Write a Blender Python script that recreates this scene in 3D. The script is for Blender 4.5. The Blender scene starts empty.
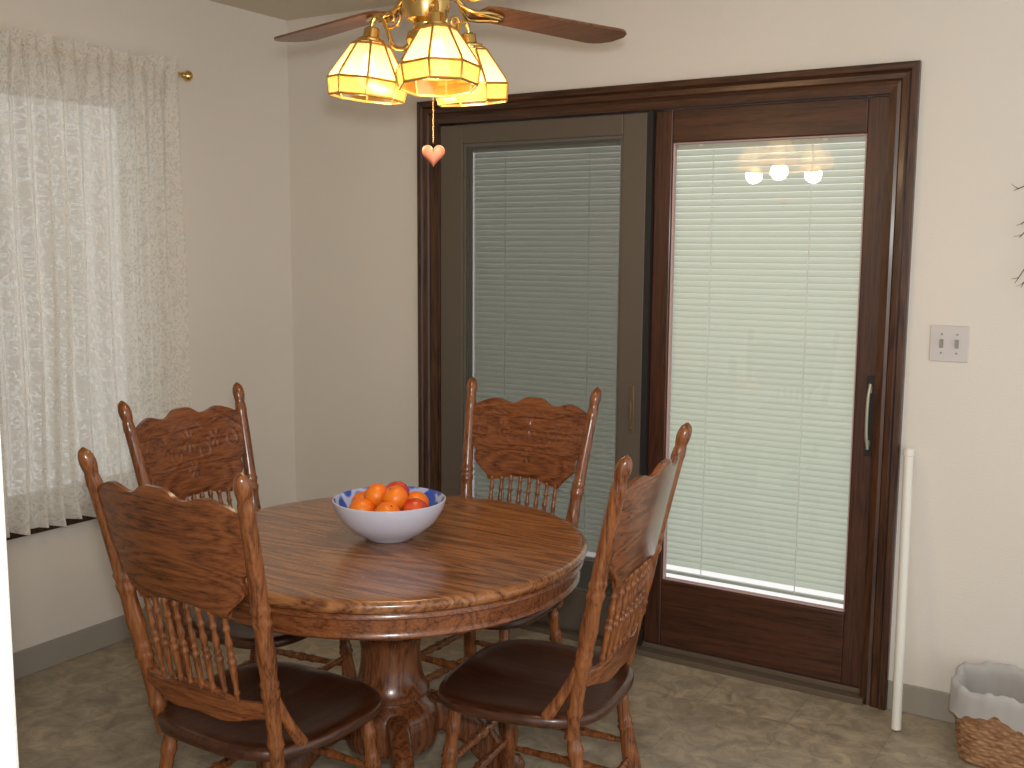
import bpy, math, random
from mathutils import Vector, Matrix
random.seed(7)
V=Vector
sin,cos,pi=math.sin,math.cos,math.pi
R=math.radians
COL=bpy.context.scene.collection
bpy.context.scene.view_settings.view_transform='Standard'

# ------------------------------------------------------------------ helpers
class MB:
    def __init__(s): s.v=[];s.f=[];s.m=[]
    def add(s,vs,fs,mi=0):
        o=len(s.v); s.v+= [tuple(a) for a in vs]; s.f+=[tuple(i+o for i in f) for f in fs]; s.m+=[mi]*len(fs)
    def box(s,a,b,mi=0,M=None):
        x0,y0,z0=a;x1,y1,z1=b
        if x0>x1:x0,x1=x1,x0
        if y0>y1:y0,y1=y1,y0
        if z0>z1:z0,z1=z1,z0
        vs=[V(p) for p in [(x0,y0,z0),(x1,y0,z0),(x1,y1,z0),(x0,y1,z0),(x0,y0,z1),(x1,y0,z1),(x1,y1,z1),(x0,y1,z1)]]
        if M: vs=[M@p for p in vs]
        s.add(vs,[(0,3,2,1),(4,5,6,7),(0,1,5,4),(1,2,6,5),(2,3,7,6),(3,0,4,7)],mi)
    def rings(s,rings,mi=0,closed=True,cap=True):
        n=len(rings[0]);vs=[p for r in rings for p in r];fs=[]
        for i in range(len(rings)-1):
            for j in range(n if closed else n-1):
                k=(j+1)%n
                fs.append((i*n+j,i*n+k,(i+1)*n+k,(i+1)*n+j))
        if cap:
            fs.append(tuple(range(n))[::-1]); fs.append(tuple((len(rings)-1)*n+j for j in range(n)))
        s.add(vs,fs,mi)
    def turned(s,p0,p1,prof,n=14,mi=0):
        p0=V(p0);p1=V(p1);d=(p1-p0).normalized()
        u=d.orthogonal().normalized();w=d.cross(u)
        s.rings([[p0.lerp(p1,t)+(u*cos(2*pi*k/n)+w*sin(2*pi*k/n))*r for k in range(n)] for t,r in prof],mi)
    def lathe(s,c,prof,n=48,mi=0,M=None,ph=0,cap=True):
        c=V(c)
        rs=[]
        for r,z in prof:
            ring=[V((r*cos(2*pi*k/n+ph),r*sin(2*pi*k/n+ph),z)) for k in range(n)]
            if M: ring=[M@p for p in ring]
            rs.append([c+p for p in ring])
        s.rings(rs,mi,cap=cap)
    def tube(s,pts,rad,n=10,mi=0,flat=None):
        pts=[V(p) for p in pts]
        N=len(pts)
        if not hasattr(rad,'__len__'): rad=[rad]*N
        t0=(pts[1]-pts[0]).normalized();u=t0.orthogonal().normalized()
        rs=[]
        for i,p in enumerate(pts):
            t=(pts[min(i+1,N-1)]-pts[max(i-1,0)]).normalized()
            u=(u-t*u.dot(t)).normalized();w=t.cross(u)
            rs.append([p+(u*cos(2*pi*k/n)+w*sin(2*pi*k/n))*rad[i] for k in range(n)])
        s.rings(rs,mi)
    def obj(s,name,mats,parent=None,smooth=35,bevel=0,loc=None):
        me=bpy.data.meshes.new(name);me.from_pydata(s.v,[],s.f);me.update()
        if not isinstance(mats,(list,tuple)): mats=[mats]
        for m in mats: me.materials.append(m)
        me.polygons.foreach_set('material_index',s.m)
        if smooth:
            me.polygons.foreach_set('use_smooth',[True]*len(me.polygons))
            me.set_sharp_from_angle(angle=R(smooth))
        ob=bpy.data.objects.new(name,me);COL.objects.link(ob)
        if loc: ob.location=loc
        if parent: ob.parent=parent
        if bevel:
            b=ob.modifiers.new('bevel','BEVEL');b.width=bevel;b.segments=2;b.limit_method='ANGLE';b.angle_limit=R(40)
        return ob
def empty(name,loc=(0,0,0),rz=0):
    e=bpy.data.objects.new(name,None);COL.objects.link(e);e.location=loc;e.rotation_euler=(0,0,rz);e.empty_display_size=.1;return e
def sm(a,b,x):
    t=max(0,min(1,(x-a)/(b-a)));return t*t*(3-2*t)
def crv(pts,n=24):
    P=[V(p) for p in pts];P=[2*P[0]-P[1]]+P+[2*P[-1]-P[-2]]
    out=[]
    segs=len(P)-3
    for k in range(n+1):
        f=k/n*segs;i=min(int(f),segs-1);t=f-i
        a,b,c,d=P[i:i+4]
        out.append(.5*((2*b)+(c-a)*t+(2*a-5*b+4*c-d)*t*t+(3*b-a-3*c+d)*t**3))
    return out

# ------------------------------------------------------------------ materials
def mat(name,base=(.8,.8,.8),rough=.5,metal=0,spec=.5,coat=0):
    m=bpy.data.materials.new(name);m.use_nodes=True;nt=m.node_tree
    b=nt.nodes['Principled BSDF'];b.inputs['Base Color'].default_value=(*base,1);b.inputs['Roughness'].default_value=rough
    b.inputs['Metallic'].default_value=metal;b.inputs['Specular IOR Level'].default_value=spec;b.inputs['Coat Weight'].default_value=coat
    b.inputs['Coat Roughness'].default_value=.15
    return m,nt,b
def N(nt,t,**k):
    n=nt.nodes.new(t)
    for a,b in k.items():
        if a in n.inputs.keys(): n.inputs[a].default_value=b
        else: setattr(n,a,b)
    return n
def ramp(nt,stops):
    r=nt.nodes.new('ShaderNodeValToRGB');e=r.color_ramp.elements
    while len(e)<len(stops): e.new(.5)
    for i,(p,c) in enumerate(stops): e[i].position=p;e[i].color=(*c,1)
    return r
def coords(nt,scale=(1,1,1),rot=(0,0,0)):
    tc=nt.nodes.new('ShaderNodeTexCoord');mp=nt.nodes.new('ShaderNodeMapping')
    mp.inputs['Scale'].default_value=scale;mp.inputs['Rotation'].default_value=rot
    nt.links.new(tc.outputs['Object'],mp.inputs['Vector']);return mp.outputs['Vector']
def bump(nt,b,src,strength,dist=.01):
    bp=nt.nodes.new('ShaderNodeBump');bp.inputs['Strength'].default_value=strength;bp.inputs['Distance'].default_value=dist
    nt.links.new(src,bp.inputs['Height']);nt.links.new(bp.outputs['Normal'],b.inputs['Normal'])
def wood(name,dark,mid,light,scale=(1,1,.08),freq=30,rough=.3,coat=.2,pore=1,bandw=1.0,bandmix=.55):
    m,nt,b=mat(name,mid,rough,coat=coat)
    v=coords(nt,scale)
    n1=N(nt,'ShaderNodeTexNoise',Scale=freq*.25,Detail=3.0,Distortion=.6)
    nt.links.new(v,n1.inputs['Vector'])
    mul=N(nt,'ShaderNodeMath',operation='MULTIPLY');mul.inputs[1].default_value=12*bandw
    nt.links.new(n1.outputs['Fac'],mul.inputs[0])
    fr=N(nt,'ShaderNodeMath',operation='PINGPONG');fr.inputs[1].default_value=.5
    nt.links.new(mul.outputs[0],fr.inputs[0])
    n2=N(nt,'ShaderNodeTexNoise',Scale=freq*7.0,Detail=4.0,Roughness=.65)
    nt.links.new(v,n2.inputs['Vector'])
    ad=N(nt,'ShaderNodeMath',operation='MULTIPLY_ADD');ad.inputs[1].default_value=bandmix
    nt.links.new(fr.outputs[0],ad.inputs[0]);nt.links.new(n2.outputs['Fac'],ad.inputs[2])
    rp=ramp(nt,[(.38,dark),(.6,mid),(.92,light)])
    nt.links.new(ad.outputs[0],rp.inputs['Fac']);nt.links.new(rp.outputs['Color'],b.inputs['Base Color'])
    bump(nt,b,n2.outputs['Fac'],.12*pore,.004)
    return m
oakD,oakM,oakL=(.060,.017,.005),(.185,.058,.016),(.29,.102,.030)
M_oak=wood('oak_vertical',oakD,oakM,oakL,(1,1,.08),rough=.25,coat=.35)
M_oakx=wood('oak_horizontal',oakD,(.165,.049,.014),(.26,.088,.025),(.08,1,1),rough=.25,coat=.35)
M_oakc=wood('oak_column',(.050,.014,.005),(.135,.041,.013),(.22,.075,.024),(1,1,.1),rough=.25,coat=.35)
M_seat=wood('oak_seat',(.018,.006,.003),(.050,.015,.006),(.085,.027,.011),(1,.08,1),rough=.28)
M_top=wood('oak_tabletop',(.070,.022,.008),(.215,.080,.028),(.35,.150,.056),(.06,1,1),freq=26,rough=.22,coat=.4,bandw=1.5,bandmix=.85)
M_trim=wood('dark_stained_trim',(.018,.006,.003),(.055,.020,.008),(.095,.038,.015),(1,1,.06),rough=.35)
M_trimx=wood('dark_stained_trim_h',(.018,.006,.003),(.055,.020,.008),(.095,.038,.015),(.06,1,1),rough=.35)
M_door=wood('stained_door_wood',(.022,.007,.003),(.060,.019,.008),(.09,.030,.013),(1,1,.06),rough=.4)
M_doorx=wood('stained_door_wood_h',(.022,.007,.003),(.060,.019,.008),(.09,.030,.013),(.06,1,1),rough=.4)
M_blade=wood('fan_blade_wood',(.08,.030,.012),(.18,.072,.030),(.26,.115,.05),(.1,1,1),rough=.35)

def wallmat(name,c,bs=.25):
    m,nt,b=mat(name,c,.75,spec=.25);v=coords(nt)
    n=N(nt,'ShaderNodeTexNoise',Scale=140.0,Detail=3.0);nt.links.new(v,n.inputs['Vector'])
    bump(nt,b,n.outputs['Fac'],bs,.003)
    n2=N(nt,'ShaderNodeTexNoise',Scale=1.2,Detail=2.0);nt.links.new(v,n2.inputs['Vector'])
    rp=ramp(nt,[(.3,tuple(x*.96 for x in c)),(.7,c)]);nt.links.new(n2.outputs['Fac'],rp.inputs['Fac'])
    nt.links.new(rp.outputs['Color'],b.inputs['Base Color'])
    return m
M_wall=wallmat('wall_paint',(.76,.715,.655))
M_wall2=wallmat('wall_paint_textured',(.80,.80,.78),.6)
M_ceil=wallmat('ceiling_texture',(.66,.60,.48),1.0)
M_base=mat('baseboard_vinyl',(.34,.31,.265),.5)[0]
M_white=mat('white_plastic',(.78,.76,.70),.4)[0]
M_plate=mat('switch_plate_plastic',(.60,.56,.55),.4)[0]
M_tog=mat('switch_toggle',(.30,.27,.25),.4)[0]
M_brass=mat('polished_brass',(.78,.54,.20),.2,metal=1)[0]
M_came=mat('antique_brass_came',(.46,.28,.08),.35,metal=.7)[0]
M_grey=mat('screen_frame_metal',(.115,.092,.070),.5,metal=.0)[0]
M_blk=mat('plate_black_gap_shade',(.012,.01,.009),.6)[0]  # black of the handle plate; also paints the shadow gap between leaves
M_sill=mat('threshold_metal',(.16,.12,.085),.45,metal=.3)[0]

m,nt,b=mat('vinyl_floor',(.2,.18,.14),.35);M_floor=m
v=coords(nt)
br=N(nt,'ShaderNodeTexBrick',Scale=1.0);br.offset=0;br.squash=1
br.inputs['Brick Width'].default_value=.305;br.inputs['Row Height'].default_value=.305
br.inputs['Mortar Size'].default_value=.0025;br.inputs['Mortar Smooth'].default_value=.7
br.inputs['Color1'].default_value=(.345,.29,.215,1);br.inputs['Color2'].default_value=(.41,.35,.26,1);br.inputs['Mortar'].default_value=(.30,.25,.18,1)
nt.links.new(v,br.inputs['Vector'])
n=N(nt,'ShaderNodeTexNoise',Scale=11.0,Detail=8.0,Roughness=.72,Distortion=.8);nt.links.new(v,n.inputs['Vector'])
rp=ramp(nt,[(.3,(.52,.51,.49)),(.5,(.90,.89,.88)),(.70,(1.38,1.35,1.28))]);nt.links.new(n.outputs['Fac'],rp.inputs['Fac'])
mx=N(nt,'ShaderNodeMix',data_type='RGBA',blend_type='MULTIPLY');mx.inputs[0].default_value=1
nt.links.new(br.outputs['Color'],mx.inputs[6]);nt.links.new(rp.outputs['Color'],mx.inputs[7]);nt.links.new(mx.outputs[2],b.inputs['Base Color'])
bump(nt,b,n.outputs['Fac'],.15,.004)

def glassmat(name,refl=.12,tint=(1,1,1),rough=.02):
    m=bpy.data.materials.new(name);m.use_nodes=True;nt=m.node_tree;nt.nodes.clear()
    o=N(nt,'ShaderNodeOutputMaterial');t=N(nt,'ShaderNodeBsdfTransparent');t.inputs[0].default_value=(*tint,1)
    g=N(nt,'ShaderNodeBsdfGlossy');g.inputs['Roughness'].default_value=rough
    fr=N(nt,'ShaderNodeFresnel',IOR=1.5);x=N(nt,'ShaderNodeMixShader')
    mm=N(nt,'ShaderNodeMath',operation='MULTIPLY');mm.inputs[1].default_value=refl/.04
    nt.links.new(fr.outputs[0],mm.inputs[0]);nt.links.new(mm.outputs[0],x.inputs[0])
    nt.links.new(t.outputs[0],x.inputs[1]);nt.links.new(g.outputs[0],x.inputs[2]);nt.links.new(x.outputs[0],o.inputs[0])
    return m
M_glass=glassmat('window_glass',.045)
M_glassw=glassmat('tinted_window_glass',.045,(.9,.91,.9))
m=bpy.data.materials.new('insect_screen');m.use_nodes=True;nt=m.node_tree;nt.nodes.clear();M_screen=m
o=N(nt,'ShaderNodeOutputMaterial');t=N(nt,'ShaderNodeBsdfTransparent');d=N(nt,'ShaderNodeBsdfDiffuse');d.inputs[0].default_value=(.15,.145,.13,1)
x=N(nt,'ShaderNodeMixShader');x.inputs[0].default_value=.45
nt.links.new(t.outputs[0],x.inputs[1]);nt.links.new(d.outputs[0],x.inputs[2]);nt.links.new(x.outputs[0],o.inputs[0])
def translucent(name,c,tc,fac,alpha=None):
    m=bpy.data.materials.new(name);m.use_nodes=True;nt=m.node_tree;nt.nodes.clear()
    o=N(nt,'ShaderNodeOutputMaterial');d=N(nt,'ShaderNodeBsdfDiffuse');d.inputs[0].default_value=(*c,1)
    t=N(nt,'ShaderNodeBsdfTranslucent');t.inputs[0].default_value=(*tc,1);x=N(nt,'ShaderNodeMixShader');x.inputs[0].default_value=fac
    nt.links.new(d.outputs[0],x.inputs[1]);nt.links.new(t.outputs[0],x.inputs[2]);nt.links.new(x.outputs[0],o.inputs[0])
    return m,nt,x,o
M_slat=translucent('blind_slat',(.62,.67,.57),(.76,.82,.72),.40)[0]
M_cord=mat('blind_cord',(.85,.87,.82),.7)[0]
# lace
m,nt,x,o=translucent('lace_curtain',(.90,.87,.82),(.94,.93,.90),.42);M_lace=m
tcn=nt.nodes.new('ShaderNodeUVMap')
no=N(nt,'ShaderNodeTexNoise',Scale=34.0,Detail=3.0,Distortion=2.2)
vo2=N(nt,'ShaderNodeTexVoronoi',Scale=210.0)
for q in (no,vo2): nt.links.new(tcn.outputs[0],q.inputs['Vector'])
r2=ramp(nt,[(.48,(.2,.2,.2)),(.58,(1,1,1))]);nt.links.new(no.outputs['Fac'],r2.inputs['Fac'])
r3=ramp(nt,[(.25,(0,0,0)),(.45,(1,1,1))]);nt.links.new(vo2.outputs['Distance'],r3.inputs['Fac'])
mb_=N(nt,'ShaderNodeMath',operation='MULTIPLY');nt.links.new(r2.outputs['Color'],mb_.inputs[0]);nt.links.new(r3.outputs['Color'],mb_.inputs[1])
mc=N(nt,'ShaderNodeMath',operation='MULTIPLY_ADD');mc.inputs[1].default_value=.30;mc.inputs[2].default_value=.02
nt.links.new(mb_.outputs[0],mc.inputs[0])
tr=N(nt,'ShaderNodeBsdfTransparent');x2=N(nt,'ShaderNodeMixShader')
nt.links.new(mc.outputs[0],x2.inputs[0]);nt.links.new(x.outputs[0],x2.inputs[1]);nt.links.new(tr.outputs[0],x2.inputs[2]);nt.links.new(x2.outputs[0],o.inputs[0])

# ------------------------------------------------------------------ room shell
XR,YF,ZC=4.6,-4.6,2.53
mb=MB();mb.box((-.12,.12,-.1),(XR,YF,0));mb.obj('floor',M_floor,smooth=0)
mb=MB();mb.box((-.12,.12,ZC),(XR,YF,ZC+.1));mb.obj('ceiling',M_ceil,smooth=0)
DX0,DX1,DZ=.81,2.615,2.055
mb=MB()
mb.box((-.12,0,0),(DX0,.12,ZC));mb.box((DX1,0,0),(XR,.12,ZC));mb.box((DX0,0,DZ),(DX1,.12,ZC))
mb.obj('wall_back',M_wall,smooth=0)
WY0,WY1,WZ0,WZ1=-2.05,-.80,.60,2.10
mb=MB()
mb.box((-.12,0,0),(0,WY1,ZC));mb.box((-.12,WY0,0),(0,YF,ZC));mb.box((-.12,WY0,0),(0,WY1,WZ0));mb.box((-.12,WY0,WZ1),(0,WY1,ZC))
mb.obj('wall_left',M_wall,smooth=0)
mb=MB();mb.box((0,-2.97,0),(2.236,-2.85,ZC));mb.obj('wall_partition',M_wall2,smooth=0,bevel=.006)
def baseb(name,a,b):
    mb=MB();mb.box(a,b);mb.obj(name,M_base,smooth=0,bevel=.003)
baseb('baseboard_back',(.01,-.008,0),(.73,0,.1))
baseb('baseboard_back_right',(2.69,-.008,0),(XR,0,.1))
baseb('baseboard_left',(0,-.01,0),(.008,-2.85,.1))

# ------------------------------------------------------------------ door casing (swept moulding)
mb=MB()
x0,x1,zt=.73,2.69,2.13
prof=[(0,0),(0,.022),(.006,.027),(.022,.027),(.028,.018),(.034,.022),(.05,.020),(.056,.012),(.066,.014),(.08,.010),(.092,.007),(.092,0)]
rs=[]
for key in range(4):
    ring=[]
    for a,d in prof:
        p=[(x0+a,-d,0),(x0+a,-d,zt-a),(x1-a,-d,zt-a),(x1-a,-d,0)][key];ring.append(V(p))
    rs.append(ring)
for k in range(3): mb.rings([rs[k],rs[k+1]],mi=1 if k==1 else 0,closed=False,cap=False)
mb.obj('trim_1',[M_trim,M_trimx],smooth=25)

# ------------------------------------------------------------------ sliding door
D=empty('door_1',(1.71,.05,0))
def dobj(mb,name,mats,**k):
    ob=mb.obj(name,mats,**k);ob.parent=D;ob.location=(-1.71,-.05,0);return ob
mb=MB()
mb.box((DX0,.0,0),(DX0+.018,.12,DZ));mb.box((DX1-.018,0,0),(DX1,.12,DZ));mb.box((DX0+.018,0,DZ-.018),(DX1-.018,.12,DZ))
dobj(mb,'jamb',M_trim,smooth=0,bevel=.002)
mb=MB()
mb.box((DX0,-.03,0),(DX1,.12,.022));mb.box((DX0+.02,.012,.022),(DX1-.02,.018,.04));mb.box((DX0+.02,.045,.022),(DX1-.02,.05,.04));mb.box((DX0+.02,.09,.022),(DX1-.02,.095,.04))
dobj(mb,'threshold_track',M_sill,smooth=0,bevel=.002)
def panel(name,xa,xb,za,zb,y0,y1,sl,sr,st,sb,m,mh,bead=.012,beadm=None):
    mb=MB()
    mb.box((xa,y0,za),(xa+sl,y1,zb));mb.box((xb-sr,y0,za),(xb,y1,zb))
    mb.box((xa+sl,y0,za),(xb-sr,y1,za+sb),1);mb.box((xa+sl,y0,zb-st),(xb-sr,y1,zb),1)
    dobj(mb,name,[m,mh],smooth=0,bevel=.004)
    mb=MB();a,b_,c,d=xa+sl,xb-sr,za+sb,zb-st;ya,yb=y0+.008,y1-.004;w=bead
    mb.box((a,ya,c),(a+w,yb,d));mb.box((b_-w,ya,c),(b_,yb,d));mb.box((a+w,ya,c),(b_-w,yb,c+w));mb.box((a+w,ya,d-w),(b_-w,yb,d))
    dobj(mb,name+'_glazing_bead',beadm or m,smooth=0,bevel=.003)
    mb=MB();ym=(y0+y1)/2;mb.box((a,ym,c),(b_,ym+.003,d));return mb
g=panel('fixed_leaf',.83,1.78,.03,2.035,.062,.090,.095,.115,.085,.26,M_door,M_trimx)
dobj(g,'fixed_glass',M_glass,smooth=0)
M_pink=mat('weatherstrip',(.55,.38,.36),.5)[0]
g=panel('sliding_leaf',1.775,2.597,.04,2.035,.022,.060,.068,.07,.115,.255,M_door,M_doorx,.006,M_pink)
dobj(g,'sliding_glass',M_glass,smooth=0)
g=panel('screen_leaf',.830,1.752,.035,2.03,.002,.016,.110,.097,.075,.16,M_grey,M_grey,.012,mat('screen_spline',(.22,.19,.15),.5)[0])
dobj(g,'screen_mesh',M_screen,smooth=0)
mb=MB();mb.box((1.753,-.002,.03),(1.776,.02,2.035));dobj(mb,'meeting_gap_shade',M_blk,smooth=0)  # solid near-black strip painting the shadow between screen and sliding leaf
mb=MB()
hx=2.582;dz=-.075
mb.box((hx-.015,.015,.93+dz),(hx+.013,.022,1.20+dz));
mb.box((hx-.005,.002,.965+dz),(hx+.005,.015,.985+dz),1);mb.box((hx-.005,.002,1.145+dz),(hx+.005,.015,1.165+dz),1)
mb.tube(crv([(hx,.004,.955+dz),(hx-.004,-.003,1.0+dz),(hx-.005,-.005,1.065+dz),(hx-.004,-.003,1.13+dz),(hx,.004,1.175+dz)],20),.0055,10,1)
dobj(mb,'pull_handle',[M_blk,mat('handle_metal',(.42,.40,.30),.35,metal=.3)[0]],smooth=40,bevel=0)
mb=MB();hx=1.715;dz=-.13
mb.box((hx-.009,-.003,.98+dz),(hx+.009,.002,1.16+dz));mb.box((hx-.004,-.014,1.03+dz),(hx+.004,-.003,1.10+dz));mb.turned((hx,-.010,1.0+dz),(hx,-.002,1.0+dz),[(0,.006),(1,.006)])
dobj(mb,'screen_latch',mat('latch_bronze',(.17,.115,.06),.45,metal=.3)[0],smooth=40,bevel=.002)

M_rail=mat('blind_rail',(.55,.6,.52),.4)[0]
def blind(name,xa,xb,za,zb,y,tilt=65,pitch=.0225,w=.0236,flip=1):
    e=empty(name,(xa,y,zb))
    L=xb-xa;T=V
    mb=MB();H=zb-za;n=int((H-.05)/pitch)
    for i in range(n):
        z=-.035-i*pitch
        row=[]
        for k in range(5):
            s=(k/4-.5);a=R(tilt)
            bow=.0022*(1-(2*s)**2)
            row.append((s*w*cos(a)*flip+bow*sin(a),s*w*sin(a)*1.0+bow*cos(a)))
        vs=[];fs=[]
        for (dy,dz) in row: vs.append(T((.004,dy,z+dz)));vs.append(T((L-.004,dy,z+dz)))
        for k in range(4): fs.append((2*k,2*k+1,2*k+3,2*k+2))
        mb.add(vs,fs)
    mb.obj('slats',M_slat,parent=e,smooth=60)
    mb=MB()
    mb.box(T((0,-.012,-.022)),T((L,.012,0)));mb.box(T((.003,-.008,-H)),T((L-.003,.008,-H+.012)))
    mb.obj('rails',M_rail,parent=e,smooth=0,bevel=.002)
    mb=MB()
    for f in (.22,.74):
        mb.tube([T((L*f,-.0125,-.02)),T((L*f,-.0125,-H+.01))],.0018,5)
    mb.obj('lift_cords',M_cord,parent=e)
    mb=MB()
    for f in (.15,.8): mb.box(T((L*f-.008,-.014,-.014)),T((L*f+.008,-.012,0)))
    mb.obj('rail_clips',M_white,parent=e,smooth=0)
    return e
blind('venetian_blind',1.834,2.516,.31,1.92,.076)
blind('venetian_blind',.925,1.662,.295,1.95,.108)

# ------------------------------------------------------------------ left window
W=empty('window_1',(0,0,0))
mb=MB()
for a,b_ in [((-.10,WY0,WZ0),(-.05,WY0+.04,WZ1)),((-.10,WY1-.04,WZ0),(-.05,WY1,WZ1)),((-.10,WY0,WZ0),(-.05,WY1,WZ0+.04)),((-.10,WY0,WZ1-.04),(-.05,WY1,WZ1)),((-.095,-1.45,WZ0),(-.055,-1.40,WZ1))]: mb.box(a,b_)
mb.obj('frame',mat('alu_frame',(.45,.43,.4),.4,metal=.3)[0],parent=W,smooth=0,bevel=.002)
mb=MB();mb.box((-.08,WY0+.03,WZ0+.03),(-.076,WY1-.03,WZ1-.03));mb.obj('pane',M_glassw,parent=W,smooth=0)
mb=MB();mb.box((-.05,WY0-.03,WZ0-.06),(.045,WY1+.03,WZ0-.03));mb.box((0,WY0-.03,WZ0-.085),(.02,WY1+.03,WZ0-.06));mb.obj('sill',M_trim,parent=W,smooth=0,bevel=.003)

# ------------------------------------------------------------------ curtain
C=empty('lace_curtain',(0.08,-1.4,2.2))
def cobj(mb,n,m,**k):
    o=mb.obj(n,m,**k);o.parent=C;o.location=(-.08,1.4,-2.2);return o
def sheet(name,ya,yb,za,zb,seed):
    ny,nz=640,80;L=yb-ya
    rr=random.Random(seed)
    ph=[rr.uniform(0,6.28) for _ in range(8)]
    def fold(y,t):
        s=y*78+ph[0]+1.8*sin(y*7+ph[1])+.9*sin(y*15+ph[5])
        a=.013+.010*sm(0,.4,t)+.006*sin(y*9+ph[6])
        f=sin(s+.7*sin(t*3+ph[2]+y*3))
        return a*(f+.3*sin(2*s+ph[7]))+.004*sin(s*2.7+t*2+ph[3])+.010*sin(y*17+t*3+ph[4])
    vs=[];uv=[]
    for j in range(nz+1):
        t=j/nz
        for i in range(ny+1):
            y=ya+L*i/ny
            z=zb+(za-zb)*t
            x=.092+fold(y,t)*sm(0,.10,t)+.009*sin(y*105+ph[5]+1.5*sin(y*23))*(1-sm(0,.14,t))
            if j<=5:
                f=1-j/5
                z=zb-.018+.062*f+.009*sin(y*75+2*sin(y*19))*f
                x=.094+(.018*sin(y*105+ph[5]+1.5*sin(y*23))+.007*sin(y*41+ph[1]))*(f*.8+.2)
            if t>.955:
                q=(t-.955)/.045;x+=.014*q*sin(y*90);z-=.012*q*(.5+.5*sin(y*38+1.5*sin(y*9)))-.006*q
            vs.append((x,y+.006*sin(t*9+y*12)*t,z));uv.append((y*1.9,z))
    fs=[(j*(ny+1)+i,j*(ny+1)+i+1,(j+1)*(ny+1)+i+1,(j+1)*(ny+1)+i) for j in range(nz) for i in range(ny)]
    mb=MB();mb.add(vs,fs);o=cobj(mb,name,M_lace,smooth=180)
    ul=o.data.uv_layers.new(name='UVMap')
    ul.data.foreach_set('uv',[c for lp in o.data.loops for c in uv[lp.vertex_index]])
sheet('lace_panel',-2.25,-.70,.555,2.2,3)
mb=MB();mb.tube([(.075,-2.3,2.2),(.075,-.665,2.2)],.008,10)
mb.lathe((0,0,0),[(.003,-.03),(.010,-.026),(.012,-.02),(.008,-.016),(.016,-.010),(.022,0),(.02,.012),(.012,.02),(.002,.023)],16,0,Matrix.Translation((.075,-.64,2.2))@Matrix.Rotation(-pi/2,4,'X'))
mb.box((0,-.69,2.192),(.075,-.68,2.208))
cobj(mb,'curtain_rod',M_brass,smooth=40)

# ------------------------------------------------------------------ dining table
TC=(1.636,-1.36)
T=empty('dining_table',(TC[0],TC[1],0))
mb=MB();mb.lathe((0,0,0),[(.001,.7495),(.5,.7495),(.525,.75),(.534,.748),(.540,.741),(.541,.733),(.537,.724),(.531,.720),(.5,.719),(.001,.719)],128)
mb.obj('tabletop',M_top,parent=T,smooth=50)
mb=MB();mb.lathe((0,0,0),[(.49,.7185),(.529,.7185),(.533,.713),(.533,.707),(.527,.703),(.519,.701),(.518,.672),(.522,.667),(.523,.660),(.518,.654),(.505,.652),(.488,.652)],128)
mb.obj('apron',M_oakx,parent=T,smooth=40)
mb=MB();mb.box((-.42,-.14,.652),(.42,-.10,.715));mb.box((-.42,.10,.652),(.42,.14,.715));mb.box((-.16,-.16,.672),(.16,.16,.7));mb.obj('slide_rails',M_oakx,parent=T,smooth=0)
mb=MB();mb.lathe((0,0,0),[(.14,.672),(.14,.645),(.12,.64),(.112,.632),(.105,.625),(.118,.615),(.128,.60),(.131,.575),(.126,.55),(.112,.53),(.098,.52),(.10,.512),(.11,.506),(.11,.496),(.098,.49),(.088,.475),(.082,.44),(.083,.40),(.09,.36),(.10,.335),(.108,.325),(.108,.315),(.10,.308),(.105,.30),(.125,.28),(.135,.25),(.135,.20),(.125,.17),(.10,.155),(.07,.15),(.05,.15)],48)
mb.obj('pedestal',M_oakc,parent=T,smooth=35)
mb=MB()
for adeg in (47,135,224,316):
    a=R(adeg)
    path=crv([(.09,0,.235),(.16,0,.23),(.235,0,.17),(.295,0,.09),(.345,0,.046),(.385,0,.038)],22)
    rs=[]
    for i,p in enumerate(path):
        t=i/22;h=.055*(1-t)+.034*t;w=.034-.009*sm(0,.7,t)
        if i==22: h*=.6;w*=.7
        d=(path[min(i+1,22)]-path[max(i-1,0)]).normalized();up=V((-d.z,0,d.x))
        ring=[]
        for q in range(16):
            th=2*pi*q/16;c,s_=cos(th),sin(th)
            c=math.copysign(abs(c)**.6,c);s_=math.copysign(abs(s_)**.6,s_)
            pp=p+up*h*s_+V((0,1,0))*w*c
            pp.z=max(pp.z,.002)
            ring.append(V((pp.x*cos(a)-pp.y*sin(a),pp.x*sin(a)+pp.y*cos(a),pp.z)))
        rs.append(ring)
    mb.rings(rs)
mb.obj('feet',M_oakc,parent=T,smooth=45)

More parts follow.
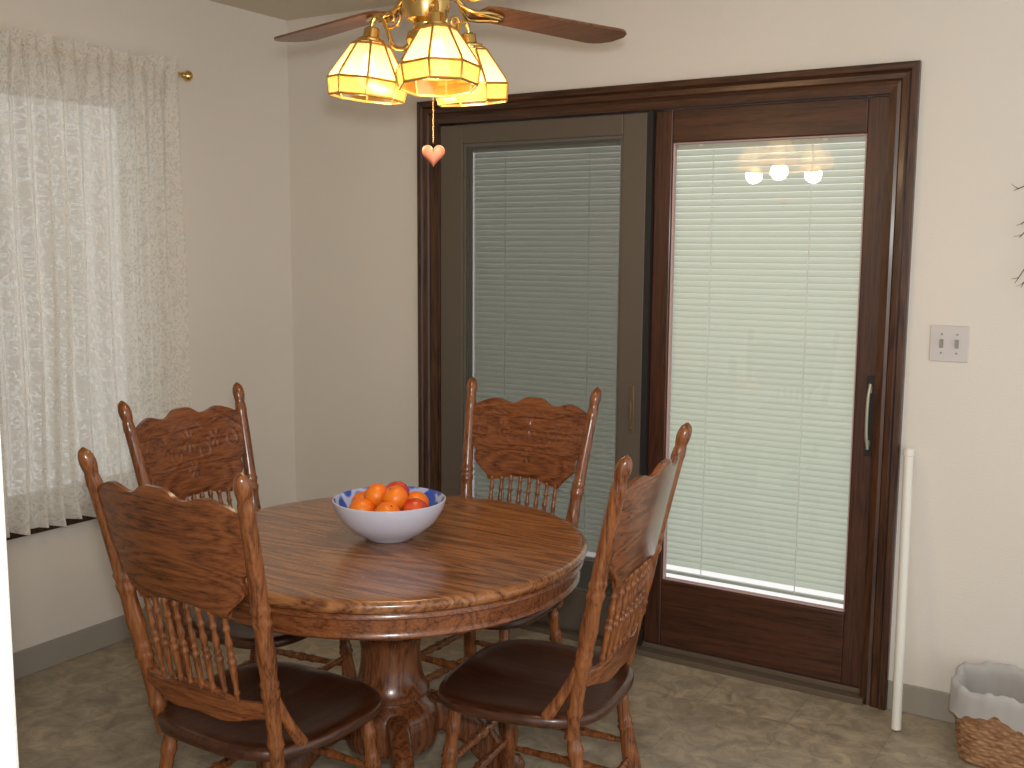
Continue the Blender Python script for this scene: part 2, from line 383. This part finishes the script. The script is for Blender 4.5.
# ------------------------------------------------------------------ chair parts (shared meshes)
def posty(z): 
    t=(z-.45)/.63; return -.165-.105*t-.025*t*t
def postx(z):
    t=(z-.45)/.63; return .188+.053*t
def beads(base,ringlist,n=60):
    out=[]
    for i in range(n+1):
        s=i/n;r=base(s)
        for c,w,h in ringlist: r+=h*math.exp(-((s-c)/w)**2)
        out.append((s,r))
    return out
def build_chair_parts():
    P={}
    mb=MB()
    for sx in (-1,1):
        n=80;rs=[]
        for i in range(n+1):
            z=.40+(1.098-.40)*i/n
            s=i/n
            r=.0160+.003*sin(pi*s)
            for c,w,h in [(.10,.012,.004),(.28,.010,.005),(.31,.008,.004),(.40,.04,.003),(.52,.009,.005),(.56,.008,.004),(.88,.006,.003)]:
                r+=h*math.exp(-((s-c)/w)**2)
            if s>.90:
                q=(s-.9)/.1
                r=.0145+.0045*sm(0,.5,q)
                if q>.5: r=.019*math.sqrt(max(.02,1-((q-.5)/.5)**2))
            x=sx*postx(z);y=posty(z)
            rs.append([V((x+r*cos(2*pi*k/14),y+r*sin(2*pi*k/14),z)) for k in range(14)])
        mb.rings(rs)
    P['back_posts']=(mb,M_oak,50)
    mb=MB();nx,nz=120,70
    def outline(s,t):
        zb=.775+.012*math.cos(pi*s*1)+(-.008)*math.exp(-(s/.25)**2)
        a=abs(s)
        zt_=1.020+.024*math.exp(-(s/.24)**4)+.014*math.exp(-((a-.62)/.16)**2)-.014*sm(.78,1,a)
        z=zb+(zt_-zb)*t
        w=.138+.058*sm(0,.30,t)+ (postx(z)-.006-.196)*sm(.30,.52,t) - .012*math.exp(-((t-.40)/.05)**2)
        return s*w,z
    def emb(s,t):
        x=s*.22;z=(t-.55)*.25
        h=0
        for cx,cz,rad,pt in [(0,.02,.045,8),(-.105,.025,.032,6),(.105,.025,.032,6),(0,-.065,.03,5)]:
            dx,dz=x-cx,z-cz;r=math.hypot(dx,dz);th=math.atan2(dz,dx)
            if r<rad: h+=(.5+.5*cos(pt*th))*sm(rad,rad*.6,r)*sm(.0,.35,r/rad)+math.exp(-(r/(rad*.22))**2)
        for sg in (-1,1):
            dx,dz=x-sg*.055,z+.01;r=math.hypot(dx,dz);th=math.atan2(dz,dx*sg)
            if r<.042: h+=.7*max(0,cos(th*1-r*230))**2*sm(.042,.034,r)
            dx,dz=x-sg*.165,z-.02;r=math.hypot(dx,dz);th=math.atan2(dz,dx*sg)
            if r<.036: h+=.7*max(0,cos(th-r*260))**2*sm(.036,.028,r)
        v=abs(z-(.075+.008*cos(x*45)));h+=.8*math.exp(-(v/.0035)**2)
        v=abs(z-(-.04-.01*cos(x*50)));h+=.6*math.exp(-(v/.0035)**2)*(1 if abs(x)<.19 else 0)
        h*=sm(1,.93,abs(s))*sm(0,.08,t)*sm(1,.95,t)
        return min(h,1.2)
    def py(x,z,s): return posty(z)-.028*(1-min(1,(x/.225)**2))
    F=[];B=[]
    for j in range(nz+1):
        t=j/nz;rf=[];rb=[]
        for i in range(nx+1):
            s=-1+2*i/nx;x,z=outline(s,t);y=py(x,z,s)
            e=.0035*(1-sm(1,.96,abs(s))*sm(0,.05,t)*sm(1,.96,t))
            rf.append(V((x,y+.009-e+.0034*emb(s,t),z)));rb.append(V((x,y-.009+e,z)))
        F.append(rf);B.append(rb)
    mb.rings(F[::-1],closed=False,cap=False);mb.rings(B,closed=False,cap=False)
    edge=lambda A:[A[0][i] for i in range(nx+1)]+[A[j][nx] for j in range(1,nz+1)]+[A[nz][i] for i in range(nx-1,-1,-1)]+[A[j][0] for j in range(nz-1,0,-1)]
    mb.rings([edge(F),edge(B)],cap=False)
    P['crest_panel']=(mb,M_oakx,40)
    mb=MB();rs=[]
    n=40
    for i in range(n+1):
        s=-1+2*i/n;x=s*postx(.54);y=py(x,.54,s)
        zc=.545+.006*cos(pi*s*2);h=.024+.012*math.exp(-(s/.55)**4)-.006*abs(s)
        rs.append([V((x,y+a,zc+b_)) for a,b_ in [(-.008,-h+.003),(-.005,-h),(.005,-h),(.008,-h+.003),(.009,h-.003),(.006,h),(-.006,h),(-.009,h-.003)]])
    mb.rings(rs);P['lower_rail']=(mb,M_oakx,40)
    mb=MB();ns=8
    for i in range(ns):
        xb=-.118+.236*i/(ns-1);xt=xb*1.05
        p0=V((xb,py(xb,.56,0),.565));p1=V((xt,py(xt,.78,0),.785))
        pr=beads(lambda s:.0045+.0028*sin(pi*min(1,s*1.6))**2+.002*s,[(.08,.02,.003),(.42,.02,.0035),(.50,.015,.003),(.62,.05,.003),(.78,.018,.0035),(.93,.02,.003)],48)
        mb.turned(p0,p1,pr,10)
    P['spindles']=(mb,M_oak,60)
    mb=MB()
    for sx in (-1,1):
        pts=crv([(sx*postx(.60),posty(.60)+.006,.60),(sx*(postx(.57)+.004),posty(.57)+.022,.55),(sx*.204,posty(.50)+.040,.495),(sx*.206,-.105,.452)],18)
        mb.tube(pts,[.010+.006*i/18 for i in range(19)],10)
    P['hip_braces']=(mb,M_oak,60)
    mb=MB();nt_=72
    def out(th):
        c,s=cos(th),sin(th)
        r=(abs(c)**3.2+abs(s)**3.2)**(-1/3.2)
        x=r*c;y=r*s
        w=.238+.014*y
        return x*w,y*.224+.004
    rs=[]
    for f,z in [(.02,0),(.25,0),(.45,.001),(.65,.004),(.8,.008),(.92,.011),(.975,.009),(.995,.003),(1.0,-.005),(.995,-.013),(.97,-.018),(.9,-.02),(.02,-.02)]:
        ring=[]
        for k in range(nt_):
            th=2*pi*k/nt_;x,y=out(th)
            zz=.445+z
            if z>=0 and f<.95: zz+= .004*math.exp(-((x*f)/.05)**2)*sm(0,.2,y*f) 
            ring.append(V((x*f,y*f,zz)))
        rs.append(ring)
    mb.rings(rs[::-1]);P['seat']=(mb,M_seat,50)
    mb=MB()
    legp=beads(lambda s:.0125+.009*math.exp(-((s-.42)/.20)**2)+.004*s,[(.08,.02,.004),(.16,.012,.004),(.19,.010,.003),(.66,.015,.005),(.70,.012,.004),(.84,.03,.004)],56)
    L={}
    for nm,sx,a,b_ in [('fl',-1,(.175,.15),(.205,.19)),('fr',1,(.175,.15),(.205,.19)),('rl',-1,(.16,-.15),(.19,-.22)),('rr',1,(.16,-.15),(.19,-.22))]:
        p0=V((sx*b_[0],b_[1],0));p1=V((sx*a[0],a[1],.432));L[nm]=(p0,p1)
        mb.turned(p0,p1,legp,16)
    P['legs']=(mb,M_oak,60)
    mb=MB()
    st=beads(lambda s:.0065+.005*sin(pi*s),[(.5,.03,.004),(.38,.02,.003),(.62,.02,.003),(.15,.02,.002),(.85,.02,.002)],48)
    def at(nm,z): p0,p1=L[nm];return p0.lerp(p1,z/.432)
    for a,b_,zs in [('fl','fr',(.17,.27)),('fl','rl',(.14,.24)),('fr','rr',(.14,.24)),('rl','rr',(.20,))]:
        for z in zs: mb.turned(at(a,z),at(b_,z),st,10)
    P['stretchers']=(mb,M_oak,60)
    return P
PARTS=build_chair_parts();MESH={}
def chair(loc,rz):
    e=empty('dining_chair',(loc[0],loc[1],0),rz)
    for n,(mb,m,sa) in PARTS.items():
        if n not in MESH:
            o=mb.obj(n,m,parent=e,smooth=sa);MESH[n]=o.data
        else:
            o=bpy.data.objects.new(n,MESH[n]);COL.objects.link(o);o.parent=e
    return e
chair((1.640,-1.836),0)
chair((1.150,-1.355),R(-85))
chair((1.622,-.873),R(180))
chair((2.110,-1.345),R(97))

# ------------------------------------------------------------------ bowl + fruit
Bw=empty('fruit_bowl',(1.636,-1.36,.7505))
m,nt,b=mat('glazed_ceramic',(.60,.62,.74),.15)
mb=MB();mb.lathe((0,0,0),[(.001,.004),(.05,.004),(.054,0),(.062,0),(.066,.006),(.095,.02),(.128,.05),(.147,.083),(.154,.106),(.154,.109),(.151,.110)],64,0,cap=False)
mb.lathe((0,0,0),[(.151,.110),(.148,.108),(.140,.085),(.12,.053),(.09,.027),(.05,.016),(.001,.014)],64,1,cap=False)
mi,nti,bi=mat('blue_patterned_glaze',(.1,.16,.5),.15)
v=coords(nti);vv=N(nti,'ShaderNodeTexVoronoi',Scale=24.0);nti.links.new(v,vv.inputs['Vector'])
rp=ramp(nti,[(.42,(.03,.08,.45)),(.56,(.40,.48,.75))]);nti.links.new(vv.outputs['Distance'],rp.inputs['Fac']);nti.links.new(rp.outputs['Color'],bi.inputs['Base Color'])
mb.obj('bowl',[m,mi],parent=Bw,smooth=60)
def fruitmat(name,c1,c2,rough=.35):
    m,nt,b=mat(name,c1,rough);v=coords(nt)
    n=N(nt,'ShaderNodeTexNoise',Scale=14.0,Detail=1.0);nt.links.new(v,n.inputs['Vector'])
    rp=ramp(nt,[(.4,c1),(.6,c2)]);nt.links.new(n.outputs['Fac'],rp.inputs['Fac']);nt.links.new(rp.outputs['Color'],b.inputs['Base Color'])
    n2=N(nt,'ShaderNodeTexNoise',Scale=450.0);nt.links.new(v,n2.inputs['Vector']);bump(nt,b,n2.outputs['Fac'],.2,.001)
    return m
MO=fruitmat('orange_peel',(.82,.15,.008),(.85,.22,.012));MR=fruitmat('apple_skin',(.45,.022,.012),(.70,.10,.03),.25)
M_stem=mat('stem',(.05,.06,.02),.7)[0]
fr=[]
for k in range(3): a=R(120*k+20);fr.append((.034*cos(a),.034*sin(a),.050,.031,MO))
for k in range(6):
    a=R(60*k+5);fr.append((.083*cos(a),.083*sin(a),.084,.0365,MR if k in (0,) else MO))
for k,(a,mm) in enumerate([(95,MR),(215,MO),(335,MO)]): fr.append((.036*cos(R(a)),.036*sin(R(a)),.117,.035,mm))
for k,(x,y,z,r,mm) in enumerate(fr):
    pr=[]
    for i in range(21):
        th=pi*i/20;rr=r*(1-.10*math.exp(-(th/.25)**2));pr.append((max(.0005,rr*sin(th)),rr*cos(th)*.94))
    Mx=Matrix.Rotation(random.uniform(-.6,.6),4,'X')@Matrix.Rotation(random.uniform(-.6,.6),4,'Y')
    mb=MB();mb.lathe((0,0,0),pr[::-1],24,0,Mx);mb.turned(Mx@V((0,0,r*.82)),Mx@V((0,0,r*.9)),[(0,.003),(1,.002)],8,1)
    mb.obj('orange' if mm is MO else 'apple',[mm,M_stem],parent=Bw,smooth=80,loc=(x,y,z))

# ------------------------------------------------------------------ ceiling fan
FC=(1.784,-1.386)
F=empty('ceiling_fan',(FC[0],FC[1],0))
CR=R(31.8)
mb=MB()
mb.lathe((0,0,0),[(.001,ZC),(.075,ZC),(.075,ZC-.01),(.06,ZC-.04),(.02,ZC-.06),(.013,ZC-.06),(.013,2.31),(.03,2.30),(.06,2.29),(.12,2.28),(.135,2.26),(.138,2.22),(.13,2.18),(.10,2.165),(.06,2.16),(.06,2.14),(.058,2.12),(.05,2.10),(.032,2.09),(.03,2.08),(.045,2.07),(.05,2.05),(.042,2.03),(.025,2.015),(.012,2.005),(.001,2.0)],40)
mb.obj('motor_housing',M_brass,parent=F,smooth=35)
def blade(ang):
    mbb=MB();Mx=Matrix.Rotation(ang,4,'Z')@Matrix.Translation((0,0,2.142))@Matrix.Rotation(R(-6),4,'X')
    n=30;top=[]
    for i in range(n+1):
        t=i/n;x=.17+.52*t
        w=.052+.020*t
        if t>.88: w*=math.sqrt(max(0.03,1-((t-.88)/.12)**2*.9))
        if t<.05: w*=.8+.2*t/.05
        top.append((x,w))
    rs=[[Mx@V((x,-w,0)),Mx@V((x,w,0)),Mx@V((x,w,.006)),Mx@V((x,-w,.006))] for x,w in top]
    mbb.rings(rs);mbb.obj('blade',M_blade,parent=F,smooth=30)
    m2=MB()
    for sg in (-1,1):
        m2.tube([Mx@p for p in crv([(.11,0,.01),(.14,sg*.02,-.008),(.18,sg*.035,-.008),(.23,sg*.02,-.006),(.25,0,-.006)],14)],.006,8)
    m2.tube([Mx@V((.09,0,.03)),Mx@V((.13,0,0)),Mx@V((.25,0,-.005))],.008,8)
    m2.obj('blade_iron',M_brass,parent=F,smooth=50)
for k in range(4): blade(CR+R(41+90*k))
def shademat(name,ec,st,tc):
    m=bpy.data.materials.new(name);m.use_nodes=True;nt=m.node_tree;nt.nodes.clear()
    o=N(nt,'ShaderNodeOutputMaterial');e=N(nt,'ShaderNodeEmission',Strength=st);e.inputs[0].default_value=(*ec,1)
    t=N(nt,'ShaderNodeBsdfTransparent');t.inputs[0].default_value=(*tc,1);tl=N(nt,'ShaderNodeBsdfTranslucent');tl.inputs[0].default_value=(*tc,1)
    gl=N(nt,'ShaderNodeBsdfGlossy',Roughness=.15)
    x=N(nt,'ShaderNodeMixShader');x.inputs[0].default_value=.35;x3=N(nt,'ShaderNodeMixShader');x3.inputs[0].default_value=.04
    a=N(nt,'ShaderNodeAddShader')
    nt.links.new(tl.outputs[0],x.inputs[1]);nt.links.new(t.outputs[0],x.inputs[2])
    nt.links.new(x.outputs[0],x3.inputs[1]);nt.links.new(gl.outputs[0],x3.inputs[2])
    nt.links.new(x3.outputs[0],a.inputs[0]);nt.links.new(e.outputs[0],a.inputs[1]);nt.links.new(a.outputs[0],o.inputs[0]);return m
M_sh1=shademat('shade_glass_cream',(1,.66,.22),.28,(.88,.64,.30));M_sh2=shademat('shade_glass_amber',(1,.42,.06),.18,(.62,.32,.07))
m=bpy.data.materials.new('lit_bulb');m.use_nodes=True;nt=m.node_tree;nt.nodes.clear();M_bulb=m
o=N(nt,'ShaderNodeOutputMaterial');e=N(nt,'ShaderNodeEmission',Strength=9.0);e.inputs[0].default_value=(1,.85,.6,1);nt.links.new(e.outputs[0],o.inputs[0])
ra=.146
for k in range(3):
    ang=CR+R(-90+15+120*k)
    dx,dy=cos(ang),sin(ang)
    top=V((dx*ra,dy*ra,2.055))
    tilt=Matrix.Rotation(-R(6),4,V((-dy,dx,0)))
    pr=[(.036,-.003),(.048,-.010),(.095,-.086),(.101,-.099),(.094,-.140)]
    mb=MB();n=8;ph=ang+pi/8
    rings=[[top+tilt@V((r*cos(2*pi*q/n+ph),r*sin(2*pi*q/n+ph),z)) for q in range(n)] for r,z in pr]
    mb.rings(rings[:4],0,cap=False);mb.rings(rings[3:],1,cap=False)
    mb.obj('lamp_shade_glass',[M_sh1,M_sh2],parent=F,smooth=0)
    mb=MB()
    for q in range(n): mb.tube([r[q] for r in rings],.0032,6,1)
    for r in (rings[0],rings[1],rings[3],rings[4]):
        for q in range(n): mb.tube([r[q],r[(q+1)%n]],.0034,6,1)
    mb.lathe(top,[(.012,.035),(.02,.03),(.022,.01),(.036,.004),(.036,-.004),(.02,-.006),(.018,-.03),(.001,-.03)],20,0,tilt)
    arm=[(.03,2.06),(.055,2.035),(.085,2.04),(.10,2.075),(.112,2.105),(.135,2.115),(.147,2.086)]
    mb.tube([(dx*a,dy*a,z) for a,z in [(p.x,p.z) for p in crv([(a,0,z) for a,z in arm],26)]],.006,8)
    sp=[(.095+ (.028*(1-i/24))*cos(i/24*3.4*pi+pi*.9), 2.108+(.026*(1-i/24))*sin(i/24*3.4*pi+pi*.9)) for i in range(24)]
    mb.tube([(dx*a,dy*a,z) for a,z in sp],.0045,8)
    mb.obj('lamp_arm',[M_brass,M_came],parent=F,smooth=50)
    bc=top+tilt@V((0,0,-.084))
    mb=MB();mb.lathe((0,0,0),[(.001,.055),(.013,.05),(.014,.03),(.022,.015),(.029,-.005),(.027,-.02),(.018,-.032),(.001,-.036)][::-1],20)
    mb.obj('bulb',M_bulb,parent=F,smooth=60,loc=bc)
    l=bpy.data.lights.new('bulb_light','POINT');l.energy=4;l.color=(1,.78,.5);l.shadow_soft_size=.04
    lo=bpy.data.objects.new('bulb_light',l);COL.objects.link(lo);lo.parent=F;lo.location=top+tilt@V((0,0,-.155))
mb=MB();cx,cy=.018*cos(CR),.018*sin(CR)
mb.tube([(cx,cy,2.03),(cx,cy,1.80)],.0009,5)
for i in range(46): 
    z=2.02-i*.0048
    mb.lathe((cx,cy,z),[(.0003,.0017),(.0016,.0008),(.0016,-.0008),(.0003,-.0017)],6)
mb.obj('pull_chain',M_brass,parent=F,smooth=60)
mb=MB();nn=48
for side in (1,-1):
    rings=[]
    for j in range(9):
        f=1-j/8;f=max(f,.01)
        th=.011*math.sqrt(max(0,1-f**2.5))
        ring=[]
        for q in range(nn):
            t=2*pi*q/nn
            hx=16*sin(t)**3/17*.031*f;hz=(13*cos(t)-5*cos(2*t)-2*cos(3*t)-cos(4*t)+2)/17*.033*f
            ring.append(V((cx+hx*cos(CR)+side*th*sin(CR)*1,cy+hx*sin(CR)-side*th*cos(CR),1.769+hz)))
        rings.append(ring)
    mb.rings(rings,cap=True)
mb.obj('heart_pendant',mat('painted_heart',(.46,.15,.09),.5)[0],parent=F,smooth=50)

# ------------------------------------------------------------------ switch plate
S=empty('light_switch',(2.820,0,1.247))
mb=MB();mb.box((-.0585,-.006,-.058),(.0585,0,.058));mb.obj('plate',M_plate,parent=S,smooth=0,bevel=.003)
mb=MB()
for x in (-.023,.023): mb.box((x-.006,-.0075,-.014),(x+.006,-.006,.014));mb.box((x-.004,-.018,.0),(x+.004,-.0075,.01))
for x in (-.023,.023):
    for z in (-.03,.03): mb.turned((x,-.0075,z),(x,-.006,z),[(0,.003),(1,.0035)],10)
mb.obj('toggles',M_tog,parent=S,smooth=0)

mb=MB();mb.turned((2.755,-.165,.004),(2.722,-.034,.905),[(0,.012),(.003,.0155),(.97,.0155),(.972,.018),(.995,.018),(1,.014)],16)
mb.obj('security_rod',M_white,smooth=40)

# ------------------------------------------------------------------ waste basket
K=empty('wicker_wastebasket',(3.095,-.17,0))
mb=MB()
n=120
def sq(th,a,b_,p=4):
    c,s=cos(th),sin(th);r=(abs(c)**p+abs(s)**p)**(-1/p);return r*c*a,r*s*b_
rs=[]
rows=18
HB=.215;BA,BB=.165,.135
for i in range(rows*4+1):
    z=.005+(HB-.005)*i/(rows*4);f=.86+.14*z/HB;ring=[]
    rr=i/4
    for k in range(n):
        th=2*pi*k/n
        off=.004*sin(th*30+pi*(int(rr)%2))*abs(sin(pi*rr))+.002*abs(sin(pi*rr))
        x,y=sq(th,BA*f+off,BB*f+off);ring.append(V((x,y,z)))
    rs.append(ring)
inner=[[V((p.x*.96,p.y*.96,p.z)) for p in r] for r in (rs[-1],rs[len(rs)//2],rs[2])]
mb.rings(rs+inner,cap=True)
M_wick,ntw,bw=mat('wicker',(.27,.13,.055),.6)
v=coords(ntw,(1,1,3));nw=N(ntw,'ShaderNodeTexNoise',Scale=30.0,Detail=3.0);ntw.links.new(v,nw.inputs['Vector'])
rp=ramp(ntw,[(.3,(.19,.085,.036)),(.7,(.44,.24,.12))]);ntw.links.new(nw.outputs['Fac'],rp.inputs['Fac']);ntw.links.new(rp.outputs['Color'],bw.inputs['Base Color'])
mb.obj('woven_body',M_wick,parent=K,smooth=50)
mb=MB();rs=[]
for i in range(21):
    ring=[]
    for k in range(n):
        th=2*pi*k/n
        w=sin(th*7+1)+.6*sin(th*17+i*.35)+.5*sin(th*31-i*.2)
        if i<=8:
            t=i/8;z=.150+.020*sin(th*3+1)*(1-t)+.085*t+.008*w*(1-t);g=1.055+.02*(1-t)+.008*w
        elif i<=12:
            t=(i-8)/4;z=.235+.012*sin(pi*t)-.012*t;g=1.055-.17*t+.006*w
        else:
            t=(i-12)/8;z=.223-.18*t;g=.885-.13*t+.010*w*(1-t)
        x,y=sq(th,BA*g,BB*g);ring.append(V((x,y,z+(.005*w if 4<i<12 else 0))))
    rs.append(ring)
mb.rings(rs,cap=False)
M_bag,ntb,xb_,ob_=translucent('plastic_bag',(.70,.70,.70),(.65,.65,.65),.35)
tb=N(ntb,'ShaderNodeBsdfTransparent');xx=N(ntb,'ShaderNodeMixShader');xx.inputs[0].default_value=.2
ntb.links.new(xb_.outputs[0],xx.inputs[1]);ntb.links.new(tb.outputs[0],xx.inputs[2]);ntb.links.new(xx.outputs[0],ob_.inputs[0])
mb.obj('bag_liner',M_bag,parent=K,smooth=60)

# ------------------------------------------------------------------ dried twig wreath on wall (edge in frame)
WR=empty('twig_wreath',(3.197,0,1.62))
mb=MB();rg=random.Random(11)
wc=V((0,-.014,0))
for k in range(26):
    a0=rg.uniform(0,2*pi);r0=.12+rg.uniform(-.02,.02);pts=[]
    for i in range(14):
        a=a0+i*.16;r=r0+.012*sin(i*1.3+k);pts.append(wc+V((r*cos(a),rg.uniform(-.011,.011),r*1.9*sin(a))))
    mb.tube(pts,.003,6)
for k in range(26):
    a=2*pi*k/26+rg.uniform(-.1,.1);p=wc+V((.12*cos(a),-.005,.23*sin(a)));d=V((cos(a+.3),-.1,1.3*sin(a+.3))).normalized();L=rg.uniform(.07,.14)
    pts=crv([p,p+d*L*.5+V((0,-.004,.01)),p+d*L+V((0,-.008,-.02))],8);mb.tube(pts,[.0016]*8+[.0007],5)
    for q in (4,7):
        c=pts[q];dd=(d+V((rg.uniform(-1,1),rg.uniform(-.3,0),rg.uniform(-1,1)))*.7).normalized();w=dd.cross(V((0,1,0))).normalized()
        mb.tube([c,c+dd*.012+w*.002,c+dd*.026],[.0011,.0009,.0005],5)
M_twig=mat('dried_twig',(.12,.085,.06),.8)[0]
mb.obj('twigs',M_twig,parent=WR,smooth=50)
mb=MB();mb.turned((0,-.03,.22),(0,0,.22),[(0,.005),(.1,.002),(1,.002)],8);mb.box((-.015,-.004,.20),(.015,0,.24));mb.obj('wall_hook',M_brass,parent=WR,smooth=40)

# ------------------------------------------------------------------ camera
cam=bpy.data.cameras.new('camera');co=bpy.data.objects.new('camera',cam);COL.objects.link(co)
cam.sensor_width=36;cam.lens=1060*36/1024;cam.clip_start=.02
co.matrix_world=Matrix.Translation((3.41,-3.59,1.538))@Matrix.Rotation(R(31.8),4,'Z')@Matrix.Rotation(R(90-7.28),4,'X')@Matrix.Rotation(R(.38),4,'Z')
bpy.context.scene.camera=co
# ------------------------------------------------------------------ lights
w=bpy.data.worlds.new('world');bpy.context.scene.world=w;w.use_nodes=True
bg=w.node_tree.nodes['Background'];bg.inputs[0].default_value=(1,.985,.96,1);bg.inputs[1].default_value=1.08
fl=bpy.data.lights.new('camera_flash','AREA');fl.shape='DISK';fl.size=.12;fl.energy=33;fl.color=(1,.98,.94)
fo=bpy.data.objects.new('camera_flash',fl);COL.objects.link(fo)
fo.matrix_world=Matrix.Translation((3.44,-3.60,1.66))@Matrix.Rotation(R(31.8),4,'Z')@Matrix.Rotation(R(90-5),4,'X')
